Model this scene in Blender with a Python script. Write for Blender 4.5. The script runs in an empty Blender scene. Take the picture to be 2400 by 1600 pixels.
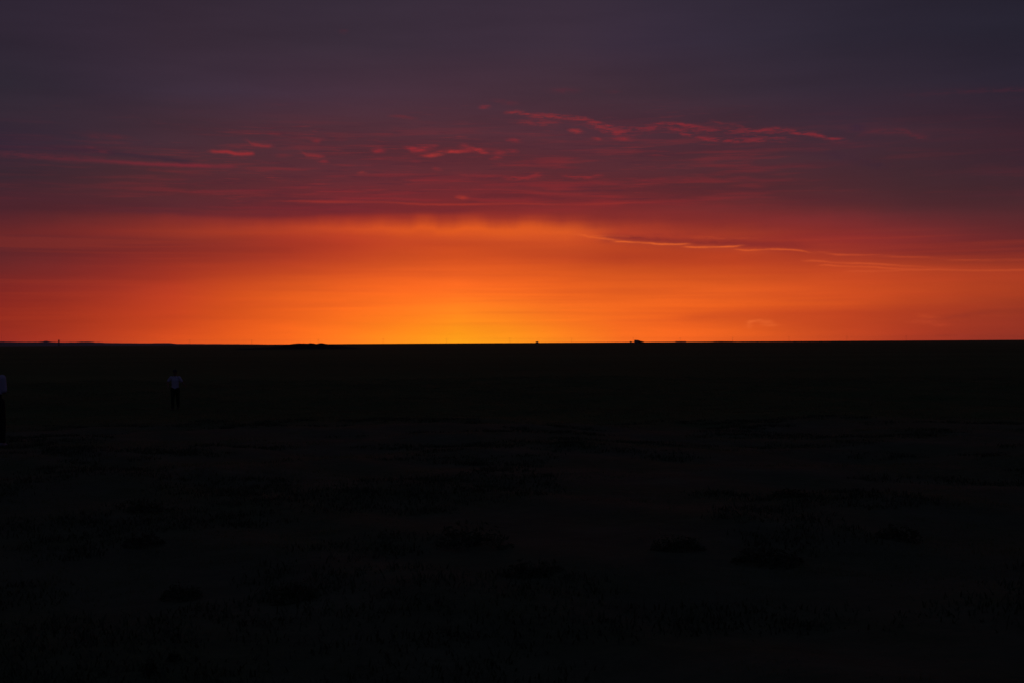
import bpy, bmesh, math, random
import numpy as np
from mathutils import Vector, Matrix

random.seed(7)
rng = np.random.default_rng(11)
S = bpy.context.scene
C = S.collection

# ------------------------------------------------------------------ camera
F = 3333.333                      # focal length in photo pixels (2400 wide) = 50 mm on 36 mm
ROLL, PITCH, CAM_H = 0.0057, 0.00072, 2.35
fwd = Vector((0, math.cos(PITCH), math.sin(PITCH)))
right = Vector((math.cos(ROLL), 0, -math.sin(ROLL)))
right = (right - fwd * right.dot(fwd)).normalized()
up = right.cross(fwd).normalized()
cam_data = bpy.data.cameras.new('camera')
cam_data.lens = 50.0
cam_data.sensor_width = 36.0
cam_data.clip_start = 0.1
cam_data.clip_end = 60000
cam = bpy.data.objects.new('camera', cam_data)
C.objects.link(cam)
cam.matrix_world = Matrix((
    (right.x, up.x, -fwd.x, 0),
    (right.y, up.y, -fwd.y, 0),
    (right.z, up.z, -fwd.z, CAM_H),
    (0, 0, 0, 1)))
S.camera = cam
S.view_settings.view_transform = 'Standard'
S.view_settings.look = 'None'
S.view_settings.exposure = 0
S.view_settings.gamma = 1
S.view_settings.use_curve_mapping = False
S.cycles.max_bounces = 3
S.cycles.diffuse_bounces = 1
S.cycles.glossy_bounces = 1
S.cycles.volume_bounces = 0
HAZE = 2e-5                       # extinction per metre of the evening air


def pix_dir(px, py):
    d = fwd + right * ((px - 1200) / F) + up * ((800 - py) / F)
    return d.normalized()


def azel(px, py):
    d = pix_dir(px, py)
    return math.degrees(math.atan2(d.x, d.y)), math.degrees(math.asin(d.z))


def dir_pix(az, el):
    a, e = math.radians(az), math.radians(el)
    d = Vector((math.sin(a) * math.cos(e), math.cos(a) * math.cos(e), math.sin(e)))
    w = max(d.dot(fwd), 1e-3)
    return 1200 + F * d.dot(right) / w, 800 - F * d.dot(up) / w


# ------------------------------------------------------------------ dusk sky (world)
def lin(c):
    c = np.asarray(c, float) / 255
    return np.where(c <= 0.04045, c / 12.92, ((c + 0.055) / 1.055) ** 2.4)


COLS = {
    30: [(-60, 46, 38, 53), (0, 47, 38, 52), (100, 46, 37, 50), (180, 46, 40, 52), (280, 54, 41, 53), (345, 50, 36, 52), (362, 54, 37, 50), (390, 58, 39, 49), (420, 56, 38, 48),
         (450, 72, 37, 46), (490, 76, 36, 44), (505, 84, 36, 43), (545, 104, 39, 40), (565, 90, 36, 42), (600, 98, 38, 41), (640, 114, 39, 38), (680, 128, 38, 34), (740, 145, 42, 30), (812, 152, 43, 31)],
    200: [(-60, 49, 40, 55), (0, 50, 40, 54), (100, 50, 39, 53), (200, 52, 41, 55), (280, 58, 42, 54), (340, 60, 42, 54), (400, 68, 42, 50), (450, 78, 40, 47), (490, 82, 37, 44), (505, 100, 40, 42),
          (545, 126, 42, 39), (565, 108, 40, 42), (600, 118, 40, 40), (640, 132, 42, 37), (680, 150, 46, 34), (740, 172, 54, 30), (812, 178, 58, 30)],
    400: [(-60, 52, 41, 55), (0, 52, 41, 55), (100, 54, 41, 54), (200, 58, 45, 60), (280, 66, 45, 56), (340, 70, 44, 54), (400, 78, 44, 50), (450, 86, 42, 48), (495, 90, 40, 46), (507, 122, 43, 42),
          (545, 150, 52, 38), (570, 132, 45, 40), (600, 142, 46, 38), (640, 164, 52, 35), (680, 186, 60, 34), (740, 202, 68, 31), (812, 220, 80, 28)],
    570: [(-60, 52, 42, 56), (0, 52, 42, 55), (100, 56, 43, 56), (200, 60, 46, 62), (280, 72, 46, 57), (340, 76, 45, 54), (400, 84, 44, 51), (450, 94, 42, 48), (490, 98, 40, 46), (512, 132, 45, 42),
          (543, 168, 58, 37), (570, 150, 50, 38), (600, 158, 52, 37), (640, 184, 64, 33), (680, 212, 80, 30), (740, 228, 88, 29), (812, 240, 97, 27)],
    750: [(-60, 50, 42, 56), (0, 52, 42, 56), (100, 58, 45, 58), (190, 62, 47, 64), (260, 76, 47, 58), (340, 82, 45, 54), (400, 90, 44, 52), (450, 104, 42, 48), (492, 108, 40, 48), (512, 145, 46, 41),
          (540, 190, 67, 36), (560, 180, 58, 38), (575, 172, 55, 36), (600, 182, 60, 36), (640, 208, 78, 33), (680, 230, 94, 31), (740, 249, 106, 30), (812, 255, 116, 29)],
    900: [(-60, 51, 42, 56), (0, 54, 43, 56), (100, 59, 46, 59), (190, 64, 48, 64), (250, 75, 47, 58), (300, 79, 46, 56), (400, 93, 43, 51), (450, 108, 42, 48), (492, 118, 41, 45), (510, 155, 50, 40),
          (540, 212, 80, 34), (562, 194, 68, 36), (580, 192, 68, 35), (620, 212, 81, 34), (660, 236, 96, 32), (690, 252, 106, 32), (740, 255, 119, 30), (780, 255, 130, 27), (812, 255, 142, 25)],
    1080: [(-60, 52, 42, 56), (0, 55, 43, 56), (100, 60, 46, 60), (190, 65, 48, 64), (240, 74, 47, 58), (300, 80, 46, 56), (400, 95, 43, 50), (440, 108, 42, 48), (470, 120, 42, 46), (492, 124, 42, 44), (508, 160, 54, 40),
           (538, 222, 88, 32), (563, 202, 75, 36), (580, 206, 76, 33), (610, 216, 82, 33), (650, 240, 100, 34), (680, 255, 109, 33), (720, 255, 130, 32), (750, 255, 140, 28), (780, 255, 153, 24), (812, 255, 164, 21)],
    1290: [(-60, 52, 42, 56), (0, 56, 43, 58), (100, 60, 46, 60), (190, 64, 48, 63), (240, 73, 47, 57), (300, 79, 45, 56), (400, 91, 43, 50), (440, 102, 42, 48), (470, 122, 43, 46), (500, 136, 46, 43), (517, 165, 57, 40),
           (541, 224, 91, 34), (563, 212, 82, 36), (600, 201, 74, 35), (640, 225, 90, 32), (680, 247, 103, 32), (720, 255, 116, 33), (760, 255, 126, 30), (812, 255, 140, 26)],
    1500: [(-60, 50, 42, 56), (0, 54, 42, 56), (100, 56, 44, 60), (180, 60, 47, 62), (230, 67, 46, 57), (300, 75, 44, 56), (380, 84, 44, 52), (440, 96, 42, 48), (470, 116, 43, 47), (510, 134, 46, 44),
           (535, 164, 56, 40), (555, 176, 59, 40), (575, 196, 71, 36), (595, 184, 65, 34), (610, 184, 64, 34), (640, 214, 84, 32), (690, 240, 100, 32), (720, 250, 106, 32), (760, 248, 104, 32), (812, 249, 107, 30)],
    1700: [(-60, 47, 40, 54), (0, 50, 41, 55), (100, 52, 43, 58), (180, 54, 45, 60), (230, 60, 44, 56), (300, 70, 43, 54), (380, 78, 43, 51), (440, 86, 42, 48), (480, 108, 43, 46), (520, 134, 46, 43),
           (545, 158, 55, 39), (575, 162, 54, 38), (592, 188, 66, 34), (610, 186, 64, 33), (645, 212, 82, 32), (690, 230, 94, 32), (715, 236, 96, 31), (745, 224, 88, 32), (775, 234, 96, 30), (812, 228, 92, 29)],
    1950: [(-60, 43, 37, 51), (0, 46, 38, 52), (100, 46, 40, 54), (170, 48, 42, 54), (220, 53, 40, 54), (300, 61, 41, 54), (400, 73, 42, 50), (450, 82, 42, 48), (480, 94, 42, 46), (510, 118, 44, 46),
           (560, 145, 46, 42), (590, 150, 50, 38), (603, 168, 58, 37), (630, 190, 68, 34), (680, 212, 80, 32), (715, 216, 82, 32), (740, 194, 68, 32), (780, 200, 72, 31), (812, 206, 74, 30)],
    2160: [(-60, 40, 36, 49), (0, 42, 36, 49), (100, 42, 37, 51), (180, 45, 39, 52), (220, 52, 38, 52), (300, 60, 39, 50), (400, 66, 41, 49), (450, 72, 41, 47), (490, 84, 41, 46), (520, 104, 42, 45),
           (560, 126, 43, 42), (595, 136, 45, 40), (610, 160, 56, 36), (640, 184, 66, 33), (700, 192, 70, 32), (735, 172, 60, 33), (780, 172, 57, 33), (812, 170, 56, 33)],
    2370: [(-60, 36, 32, 45), (0, 38, 33, 46), (60, 38, 35, 48), (180, 42, 36, 50), (215, 50, 36, 50), (240, 46, 36, 50), (290, 60, 36, 46), (350, 58, 36, 48), (420, 62, 38, 46), (470, 73, 40, 46), (520, 90, 40, 44),
           (560, 106, 40, 42), (593, 118, 42, 40), (610, 146, 51, 36), (640, 166, 59, 34), (690, 168, 60, 32), (720, 152, 54, 34), (740, 147, 50, 34), (780, 147, 50, 34), (812, 140, 46, 32)],
}
XS = sorted(COLS)
COLN = []
for x in XS:
    a = np.array(COLS[x], float)
    COLN.append((a[:, 0], a[:, 1:]))


def sky_at(px, py):
    """sky colour (linear) read from the table of measured colours, smooth in x and y"""
    px = min(max(px, XS[0]), XS[-1])
    vals = np.array([[np.interp(py, ys, v[:, k]) for k in range(3)] for ys, v in COLN])
    i = int(np.searchsorted(XS, px)) - 1
    i = min(max(i, 0), len(XS) - 2)
    t = (px - XS[i]) / (XS[i + 1] - XS[i])
    h = XS[i + 1] - XS[i]
    def slope(j):
        if j == 0: return (vals[1] - vals[0]) / (XS[1] - XS[0])
        if j == len(XS) - 1: return (vals[-1] - vals[-2]) / (XS[-1] - XS[-2])
        a = (vals[j] - vals[j - 1]) / (XS[j] - XS[j - 1]); b = (vals[j + 1] - vals[j]) / (XS[j + 1] - XS[j])
        return np.where(a * b > 0, 2 * a * b / (a + b + 1e-9 * np.sign(a + b) + 1e-12), 0)
    m0, m1 = slope(i) * h, slope(i + 1) * h
    c = (2*t**3 - 3*t**2 + 1) * vals[i] + (t**3 - 2*t**2 + t) * m0 + (-2*t**3 + 3*t**2) * vals[i + 1] + (t**3 - t**2) * m1
    return lin(np.clip(c, 0, 255)) * 1.05


world = bpy.data.worlds.new('World')
S.world = world
world.use_nodes = True
N, L = world.node_tree.nodes, world.node_tree.links
N.clear()
world.cycles.sampling_method = 'MANUAL'
world.cycles.sample_map_resolution = 512


def nd(t, **kw):
    n = N.new(t)
    for k, v in kw.items():
        setattr(n, k, v)
    return n


def mth(op, a, b=None, c=None, clamp=False):
    n = nd('ShaderNodeMath', operation=op, use_clamp=clamp)
    for i, v in enumerate((a, b, c)):
        if v is None: continue
        if isinstance(v, (int, float)): n.inputs[i].default_value = v
        else: L.new(v, n.inputs[i])
    return n.outputs[0]


def mixc(f, a, b):
    n = nd('ShaderNodeMix', data_type='RGBA')
    for sock, v in ((n.inputs[0], f), (n.inputs[6], a), (n.inputs[7], b)):
        if isinstance(v, (int, float)): sock.default_value = v
        elif isinstance(v, (tuple, list, np.ndarray)): sock.default_value = (*[float(q) for q in v[:3]], 1)
        else: L.new(v, sock)
    return n.outputs[2]


def maprange(v, a, b, c=0.0, d=1.0, smooth=False):
    n = nd('ShaderNodeMapRange', clamp=True)
    if smooth: n.interpolation_type = 'SMOOTHSTEP'
    L.new(v, n.inputs[0])
    for i, q in enumerate((a, b, c, d)): n.inputs[1 + i].default_value = q
    return n.outputs[0]


tc = nd('ShaderNodeTexCoord')
sep = nd('ShaderNodeSeparateXYZ')
L.new(tc.outputs['Generated'], sep.inputs[0])
AZ = mth('MULTIPLY', mth('ARCTAN2', sep.outputs[0], sep.outputs[1]), 180 / math.pi)
EL = mth('MULTIPLY', mth('ARCSINE', sep.outputs[2]), 180 / math.pi)
uv = nd('ShaderNodeCombineXYZ')
L.new(AZ, uv.inputs[0]); L.new(EL, uv.inputs[1])
UV = uv.outputs[0]


def noise(sx, sy, scale=1.0, detail=4, rough=0.55, off=0.0, dist=0.0):
    mp = nd('ShaderNodeMapping')
    mp.inputs['Scale'].default_value = (sx, sy, 1)
    mp.inputs['Location'].default_value = (off, off * 0.7, off * 1.3)
    L.new(UV, mp.inputs[0])
    n = nd('ShaderNodeTexNoise', noise_dimensions='2D')
    n.inputs['Scale'].default_value = scale
    n.inputs['Detail'].default_value = detail
    n.inputs['Roughness'].default_value = rough
    n.inputs['Distortion'].default_value = dist
    L.new(mp.outputs[0], n.inputs['Vector'])
    return n.outputs['Fac']


PXD = math.degrees(1 / F)          # one photo pixel in degrees


def curve(points, lo, hi):
    """smooth function of azimuth through the given values at photo x"""
    pts = sorted(points)
    n = nd('ShaderNodeFloatCurve')
    cu = n.mapping.curves[0]
    P = [((azel(x, 400)[0] + 21) / 42, (v - lo) / (hi - lo)) for x, v in pts]
    P = [(P[0][0] - 0.03, P[0][1])] + P + [(P[-1][0] + 0.03, P[-1][1])]
    cu.points[0].location = P[0]; cu.points[1].location = P[-1]
    for p in P[1:-1]: cu.points.new(*p)
    n.mapping.extend = 'HORIZONTAL'
    for p in cu.points: p.handle_type = 'AUTO_CLAMPED'
    n.mapping.update()
    L.new(AZN, n.inputs['Value'])
    if (lo, hi) == (0, 1): return n.outputs[0]
    return mth('MULTIPLY_ADD', n.outputs[0], hi - lo, lo)


SHARED = ['AZ', 'AZN', 'EL', 'UV', 'UVW', 'WARP', 'WISP', 'WLONG', 'WSOFT', 'EF']
chain = []
col = None


def begin_layer(name):
    """cloud layers are built in node groups, chained one after the other"""
    global N, L, col
    gt = bpy.data.node_groups.new(name, 'ShaderNodeTree')
    it = gt.interface
    it.new_socket('Color', in_out='INPUT', socket_type='NodeSocketColor')
    for k in SHARED: it.new_socket(k, in_out='INPUT', socket_type='NodeSocketVector' if k in ('UV', 'UVW') else 'NodeSocketFloat')
    it.new_socket('Color', in_out='OUTPUT', socket_type='NodeSocketColor')
    N, L = gt.nodes, gt.links
    gi = N.new('NodeGroupInput')
    col = gi.outputs[0]
    for i, k in enumerate(SHARED): globals()[k] = gi.outputs[1 + i]
    chain.append(gt)


def end_layer():
    go = N.new('NodeGroupOutput')
    L.new(col, go.inputs[0])


AZN = mth('DIVIDE', mth('ADD', AZ, 21.0), 42.0)
# --- billowed top edge of the orange band: shift of the elevation that is looked up
bill = curve([(560, 0), (700, 0), (790, 3), (840, 2), (885, 4), (945, -4), (972, 5), (998, 10), (1020, 2), (1045, -9), (1078, 7), (1098, 10), (1130, 3), (1180, -4),
              (1215, 4), (1250, 11), (1275, 8), (1310, 0), (1345, 4), (1400, -3), (1500, 2), (1600, 0)], -20, 20)
bmask = mth('MULTIPLY', maprange(EL, azel(1100, 562)[1], azel(1100, 538)[1], smooth=True),
            maprange(EL, azel(1100, 488)[1], azel(1100, 512)[1], smooth=True))
n_fine = noise(0.35, 2.4, 1.0, 3, 0.6, 3.1)
n_soft = noise(0.12, 0.55, 1.0, 3, 0.5, 9.7)
shift = mth('MULTIPLY', mth('MULTIPLY', bill, -0.40 * PXD), bmask)
shift = mth('ADD', shift, mth('MULTIPLY', mth('MULTIPLY', mth('SUBTRACT', noise(0.9, 0.5, 1.0, 4, 0.6, 55.0), 0.5), 0.17), bmask))
shift = mth('ADD', shift, mth('MULTIPLY', mth('SUBTRACT', n_fine, 0.5), 0.12))
shift = mth('ADD', shift, mth('MULTIPLY', mth('SUBTRACT', n_soft, 0.5), 0.10))
ELW = mth('ADD', EL, shift)

E0, E1 = -0.25, 15.2
rows_y = [812, 800, 790, 780, 765, 740, 720, 695, 670, 640, 620, 605, 590, 575, 565, 555, 546, 538, 528, 518, 509, 501, 493, 480, 455, 430, 400, 350, 290, 225, 110, -90]
rows = [azel(1100, y)[1] for y in rows_y]
rows[0] = E0; rows[-1] = E1
EF = maprange(ELW, E0, E1)


def behind_haze(c, el):
    """the sky outside the haze is brighter near the horizon by what the air takes away"""
    path = min(12000.0, 31.5 / math.tan(math.radians(max(el, 0.02))))
    return [float(v) / math.exp(-HAZE * path) for v in c]


def column(colors):
    r = nd('ShaderNodeValToRGB')
    e = r.color_ramp.elements
    while len(e) < len(rows): e.new(0.5)
    for i, el in enumerate(rows): e[i].position = min(1, max(0, (el - E0) / (E1 - E0)))
    for i, c in enumerate(colors): e[i].color = (*behind_haze(c, rows[i]), 1)
    L.new(EF, r.inputs[0])
    return r.outputs[0]


fine = np.linspace(-20.0, 20.0, 19)
edgeL = [sky_at(*dir_pix(-19.3, el)) for el in rows]
edgeR = [sky_at(*dir_pix(19.3, el)) for el in rows]
dusk = [lin((42, 36, 50)) * (1 - t) + lin((36, 34, 50)) * t for t in [max(0, min(1, el / 15)) for el in rows]]
back = [lin((28, 30, 52)) * (1 - t) + lin((27, 29, 48)) * t for t in [max(0, min(1, el / 15)) for el in rows]]
stops = [(-180, back), (-110, back), (-60, dusk), (-34, [a * 0.45 + b * 0.55 for a, b in zip(edgeL, dusk)])]
for a in fine: stops.append((a, [sky_at(*dir_pix(a, el)) for el in rows]))
stops += [(34, [a * 0.45 + b * 0.55 for a, b in zip(edgeR, dusk)]), (60, dusk), (110, back)]
MASTER = (N, L)
warp1 = mth('MULTIPLY', mth('SUBTRACT', noise(2.2, 6.0, 1.0, 4, 0.62, 5.0), 0.5), 0.30)
wisp = maprange(noise(1.7, 10.0, 1.0, 4, 0.65, 31.0), 0.36, 0.60, 0.1, 1.0, True)
wispy_long = maprange(noise(0.22, 7.0, 1.0, 3, 0.6, 47.0), 0.38, 0.62, 0.2, 1.0, True)
wsoft = maprange(noise(1.6, 7.0, 1.0, 4, 0.6, 63.0), 0.35, 0.62, 0.35, 1.0, True)
cw = nd('ShaderNodeCombineXYZ'); L.new(mth('MULTIPLY', warp1, 0.9), cw.inputs[0]); L.new(mth('MULTIPLY', warp1, 0.25), cw.inputs[1])
wv = nd('ShaderNodeVectorMath', operation='ADD')
L.new(UV, wv.inputs[0]); L.new(cw.outputs[0], wv.inputs[1])
shared_src = dict(AZ=AZ, AZN=AZN, EL=EL, UV=UV, UVW=wv.outputs[0], WARP=warp1, WISP=wisp, WLONG=wispy_long, WSOFT=wsoft, EF=EF)
begin_layer('dusk_gradient')
col = column(stops[0][1])
for (a0, _), (a1, c) in zip(stops, stops[1:]):
    if a0 == -180: continue
    col = mixc(maprange(AZ, a0, a1), col, column(c))

# soft unevenness of the veil cloud
col = mixc(maprange(noise(0.10, 0.8, 1.0, 3, 0.55, 21.0), 0.3, 0.7, 0.0, 0.13), col, (0.004, 0.003, 0.006))
end_layer()


def streak(pts, amp, w, colr, wob=1.0, tex=None):
    """thin cloud along a line; pts, amp given at photo x, w half width in photo px"""
    global col
    elp = [(x, azel(x, y)[1]) for x, y in pts]
    lo = min(v for _, v in elp) - 0.01; hi = max(v for _, v in elp) + 0.01
    d = mth('SUBTRACT', EL, curve(elp, lo, hi))
    if wob: d = mth('MULTIPLY_ADD', WARP, wob, d)
    q = mth('POWER', mth('ABSOLUTE', mth('MULTIPLY', d, 1.15 / (w * PXD))), 2.0)
    f = mth('MULTIPLY', mth('POWER', 0.5, q), curve([(x, a * STR) for x, a in amp], 0, 1))
    if tex: f = mth('MULTIPLY', f, WISP if tex == 'wisp' else WLONG)
    col = mixc(f, col, lin(colr))


def puff(x, y, rx, ry, a, colr, tilt=0.0):
    global col
    az, el = azel(x, y)
    n = nd('ShaderNodeMapping', vector_type='TEXTURE')
    n.inputs['Location'].default_value = (az, el, 0)
    n.inputs['Rotation'].default_value = (0, 0, math.radians(tilt))
    n.inputs['Scale'].default_value = (rx * PXD, ry * PXD, 1)
    L.new(UVW, n.inputs[0])
    ln = nd('ShaderNodeVectorMath', operation='LENGTH'); L.new(n.outputs[0], ln.inputs[0])
    col = mixc(mth('MULTIPLY', maprange(ln.outputs['Value'], 0.0, 1.7, a * 0.85, 0.0, True), WSOFT), col, lin(colr))


STR = 0.72
RED, RED2, ROSE = (168, 45, 48), (150, 46, 50), (122, 40, 50)
begin_layer('middle_wisps')
# broad faint red wisps over the middle of the sky
bandm = mth('MULTIPLY', maprange(EL, azel(1100, 520)[1], azel(1100, 470)[1], smooth=True), maprange(EL, azel(1100, 250)[1], azel(1100, 400)[1], smooth=True))
azm = mth('MULTIPLY', maprange(AZ, -20, -6, 0.25, 1, True), maprange(AZ, 4, 18, 1, 0.15, True))
col = mixc(mth('MULTIPLY', mth('MULTIPLY', bandm, azm), maprange(noise(0.17, 2.6, 1.0, 6, 0.62, 77.0), 0.48, 0.72, 0.0, 0.36, True)), col, lin((150, 42, 46)))
col = mixc(mth('MULTIPLY', bandm, maprange(noise(0.14, 1.9, 1.0, 5, 0.6, 93.0), 0.52, 0.72, 0.0, 0.22, True)), col, lin((78, 36, 48)))
# fine fibres
fib = maprange(noise(0.7, 13.0, 1.0, 4, 0.65, 120.0, 0.3), 0.52, 0.76, 0.0, 0.24, True)
clump = maprange(noise(0.22, 1.5, 1.0, 3, 0.6, 140.0), 0.46, 0.62, 0.0, 1.0, True)
azf = mth('MULTIPLY', maprange(AZ, -17, -9, 0.15, 1, True), maprange(AZ, 4, 12, 1, 0.1, True))
clump = mth('MULTIPLY', clump, azf)
fm = mth('MULTIPLY', maprange(EL, azel(1100, 492)[1], azel(1100, 470)[1], smooth=True), maprange(EL, azel(1100, 215)[1], azel(1100, 330)[1], smooth=True))
col = mixc(mth('MULTIPLY', mth('MULTIPLY', fib, clump), fm), col, lin((160, 46, 48)))
fib2 = maprange(noise(0.5, 9.0, 1.0, 4, 0.65, 160.0), 0.52, 0.75, 0.0, 0.35, True)
col = mixc(mth('MULTIPLY', mth('MULTIPLY', fib2, fm), azf), col, lin((70, 36, 50)))
# long faint streaks in the orange
og = mth('MULTIPLY', maprange(EL, 0.2, 1.2, smooth=True), maprange(EL, azel(1100, 540)[1], azel(1100, 575)[1], smooth=True))
col = mixc(mth('MULTIPLY', og, maprange(noise(0.07, 3.2, 1.0, 4, 0.6, 180.0), 0.42, 0.70, 0.0, 0.16, True)), col, lin((186, 62, 34)))
end_layer(); begin_layer('right_chain')
streak([(1185, 264), (1250, 272), (1340, 277), (1400, 288), (1440, 298), (1480, 303)], [(1170, 0), (1195, .7), (1260, .85), (1350, .75), (1430, .6), (1490, 0)], 4, RED2, .35, 'wisp')
streak([(1175, 287), (1240, 288), (1290, 291), (1320, 289)], [(1170, 0), (1220, .35), (1280, .5), (1325, 0)], 4.5, RED2, .4, 'wisp')
streak([(1330, 279), (1390, 292), (1430, 305), (1475, 312)], [(1325, 0), (1390, .55), (1440, .8), (1480, 0)], 6, RED2, .6, 'wisp')
streak([(1430, 308), (1490, 303), (1530, 301), (1560, 291), (1600, 294), (1650, 303), (1700, 307), (1760, 309), (1800, 304), (1860, 311), (1920, 318), (1995, 327)],
       [(1425, 0), (1500, .6), (1570, .5), (1610, .75), (1700, .5), (1800, .65), (1880, .75), (1950, .75), (2000, 0)], 4.5, (150, 42, 50), .5, 'wisp')
streak([(1530, 298), (1600, 314), (1660, 326), (1720, 330), (1810, 329)], [(1525, 0), (1590, .65), (1680, .75), (1760, .75), (1815, 0)], 4.5, (150, 42, 50), .5, 'wisp')
streak([(1650, 286), (1690, 290), (1740, 297), (1790, 306)], [(1645, 0), (1680, .5), (1740, .35), (1795, 0)], 3.5, (128, 42, 50), .5, 'wisp')
streak([(1690, 318), (1730, 320), (1790, 319)], [(1685, 0), (1735, .5), (1795, 0)], 5, (52, 38, 56), .5)
streak([(1980, 325), (2060, 308), (2130, 311), (2180, 322)], [(1975, 0), (2060, .4), (2150, .45), (2190, 0)], 5, (110, 38, 48), .5, 'wisp')
for yo, am in ((-7, .45), (6, .5), (12, .3)):
    streak([(1230, 274 + yo), (1330, 278 + yo), (1400, 292 + yo), (1470, 305 + yo), (1560, 298 + yo), (1640, 303 + yo), (1760, 312 + yo), (1900, 319 + yo)],
           [(1225, 0), (1280, am), (1340, .1), (1420, am), (1500, .15), (1600, am), (1680, .1), (1790, am), (1905, 0)], 2.4, (146, 42, 50), .8, 'wisp')
end_layer(); begin_layer('left_line')
streak([(0, 358), (60, 366), (150, 374), (240, 378), (330, 384), (400, 387), (470, 389), (520, 391), (575, 391)],
       [(0, .08), (80, .15), (200, .3), (300, .6), (400, .8), (465, .95), (500, .55), (540, .5), (580, 0)], 4.2, (132, 40, 52), .25)
streak([(0, 362), (60, 364), (110, 368), (200, 372), (330, 378)], [(0, .3), (60, .4), (120, .4), (200, .35), (335, 0)], 8, (104, 40, 50), .5, 'wisp')
streak([(0, 347), (60, 348), (200, 352), (260, 358), (400, 374), (470, 380)], [(0, .5), (70, .35), (220, .55), (300, .4), (420, .6), (475, 0)], 6, (46, 34, 52), .4)
streak([(190, 346), (230, 354), (270, 357)], [(185, 0), (240, .5), (275, 0)], 3.5, (112, 42, 50), .3, 'wisp')
streak([(478, 355), (530, 356), (560, 362), (594, 361)], [(475, 0), (500, .6), (560, .85), (590, .8), (597, 0)], 3.4, RED, .3)
streak([(560, 326), (590, 338), (642, 343)], [(556, 0), (590, .5), (625, .75), (645, 0)], 3.6, RED2, .3)
streak([(688, 346), (710, 362), (765, 367)], [(685, 0), (715, .45), (740, .75), (770, 0)], 3.6, RED2, .3)
end_layer(); begin_layer('puffs')
for p in [(250, 322, 42, 7, .55, (96, 40, 50)), (645, 314, 18, 4, .55, (112, 42, 50), -8), (742, 331, 10, 4.5, .7, (125, 42, 50)),
          (757, 379, 14, 3.5, .65, (138, 42, 50), -6), (800, 327, 14, 4, .45, (112, 42, 50)), (660, 365, 20, 4, .4, (112, 42, 50)), (887, 354, 15, 6.5, .85, (150, 42, 50)), (945, 275, 28, 4.5, .6, (112, 42, 50), -5),
          (900, 316, 22, 3.5, .4, (112, 42, 50)), (966, 349, 17, 5, .85, (160, 44, 50), -12), (993, 349, 26, 7, .85, (158, 44, 50), 10), (1010, 365, 20, 5, .8, (178, 52, 50), 5), (1028, 363, 14, 3, .6, (190, 60, 50), 3),
          (1060, 356, 30, 3.6, 1, (172, 50, 50)), (1093, 348, 16, 8, .75, (150, 44, 50), -15), (1126, 354, 20, 4, .9, (168, 48, 50), -18), (1168, 359, 18, 5, .65, (142, 44, 50)),
          (1162, 371, 13, 4, .7, (150, 46, 50)), (1200, 355, 13, 4, .6, (142, 42, 50), -8), (1205, 330, 16, 4.5, .75, (142, 42, 50), -8), (1136, 251, 12, 5, .7, (128, 44, 54)),
          (1185, 240, 30, 5, .35, (116, 42, 52), -8), (1350, 308, 16, 5, .85, (158, 48, 50), -8), (1399, 326, 11, 4, .7, (142, 46, 50), -10), (1462, 326, 26, 5, .7, (142, 42, 48), -3),
          (975, 378, 12, 5, .35, (130, 40, 50)), (850, 406, 10, 4, .6, (145, 50, 50)), (1024, 397, 12, 4, .6, (138, 46, 50), -8), (1084, 463, 14, 4.5, .75, (180, 56, 44), -4),
          (1320, 213, 34, 7, .4, (98, 40, 54)), (1435, 216, 18, 4, .3, (98, 40, 54)), (805, 75, 10, 5, .3, (96, 40, 54)), (2012, 300, 22, 9, .5, (48, 36, 58)),
          (1940, 362, 70, 10, .4, (62, 38, 54), -6), (2045, 388, 30, 7, .4, (54, 36, 54), -6), (1990, 375, 60, 8, .3, (58, 38, 54), -10)]:
    puff(*p)
end_layer(); begin_layer('lower_layers')
streak([(1040, 409), (1080, 410), (1130, 412), (1170, 414)], [(1035, 0), (1090, .4), (1130, .45), (1175, 0)], 4, RED2, .3, 'wisp')
streak([(1150, 411), (1210, 418), (1240, 417), (1290, 410)], [(1145, 0), (1190, .5), (1240, .7), (1295, 0)], 5, (155, 44, 48), .4, 'wisp')
streak([(1305, 412), (1370, 416), (1420, 412)], [(1300, 0), (1350, .7), (1390, .7), (1425, 0)], 4, (155, 44, 48), .3, 'wisp')
streak([(1690, 418), (1760, 420), (1830, 423), (1900, 421)], [(1685, 0), (1740, .4), (1800, .3), (1905, 0)], 4, (120, 40, 48), .3)
streak([(380, 452), (480, 450), (600, 446), (700, 441), (740, 438)], [(375, 0), (480, .35), (620, .45), (700, .45), (745, 0)], 3.5, (136, 40, 48), .2, 'long')
streak([(560, 476), (680, 472), (780, 474), (860, 474), (960, 478), (1060, 480), (1200, 478), (1340, 480), (1500, 475), (1640, 472)],
       [(555, 0), (680, .35), (780, .65), (850, .35), (930, .5), (1000, .7), (1100, .75), (1160, .45), (1250, .6), (1320, .3), (1400, .45), (1500, .2), (1645, 0)], 2.6, (168, 52, 42), .14)
streak([(700, 462), (800, 462), (900, 457), (960, 452), (1020, 451)], [(695, 0), (820, .4), (930, .5), (1025, 0)], 4, (142, 40, 46), .2, 'long')
streak([(780, 466), (900, 466), (1000, 470), (1080, 470)], [(775, 0), (880, .55), (1000, .5), (1085, 0)], 3, (146, 42, 46), .2)
streak([(1080, 446), (1160, 448), (1230, 451), (1300, 456), (1400, 458), (1500, 463)], [(1075, 0), (1120, .55), (1230, .75), (1350, .5), (1400, .6), (1505, 0)], 5, (150, 44, 46), .2, 'long')
streak([(1090, 462), (1180, 457), (1260, 462), (1340, 467), (1440, 470)], [(1085, 0), (1130, .6), (1250, .75), (1320, .5), (1445, 0)], 6, (92, 38, 46), .15)
streak([(1080, 466), (1130, 470), (1200, 471), (1310, 473)], [(1075, 0), (1130, .5), (1200, .45), (1315, 0)], 3, (146, 42, 46), .15)
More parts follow.
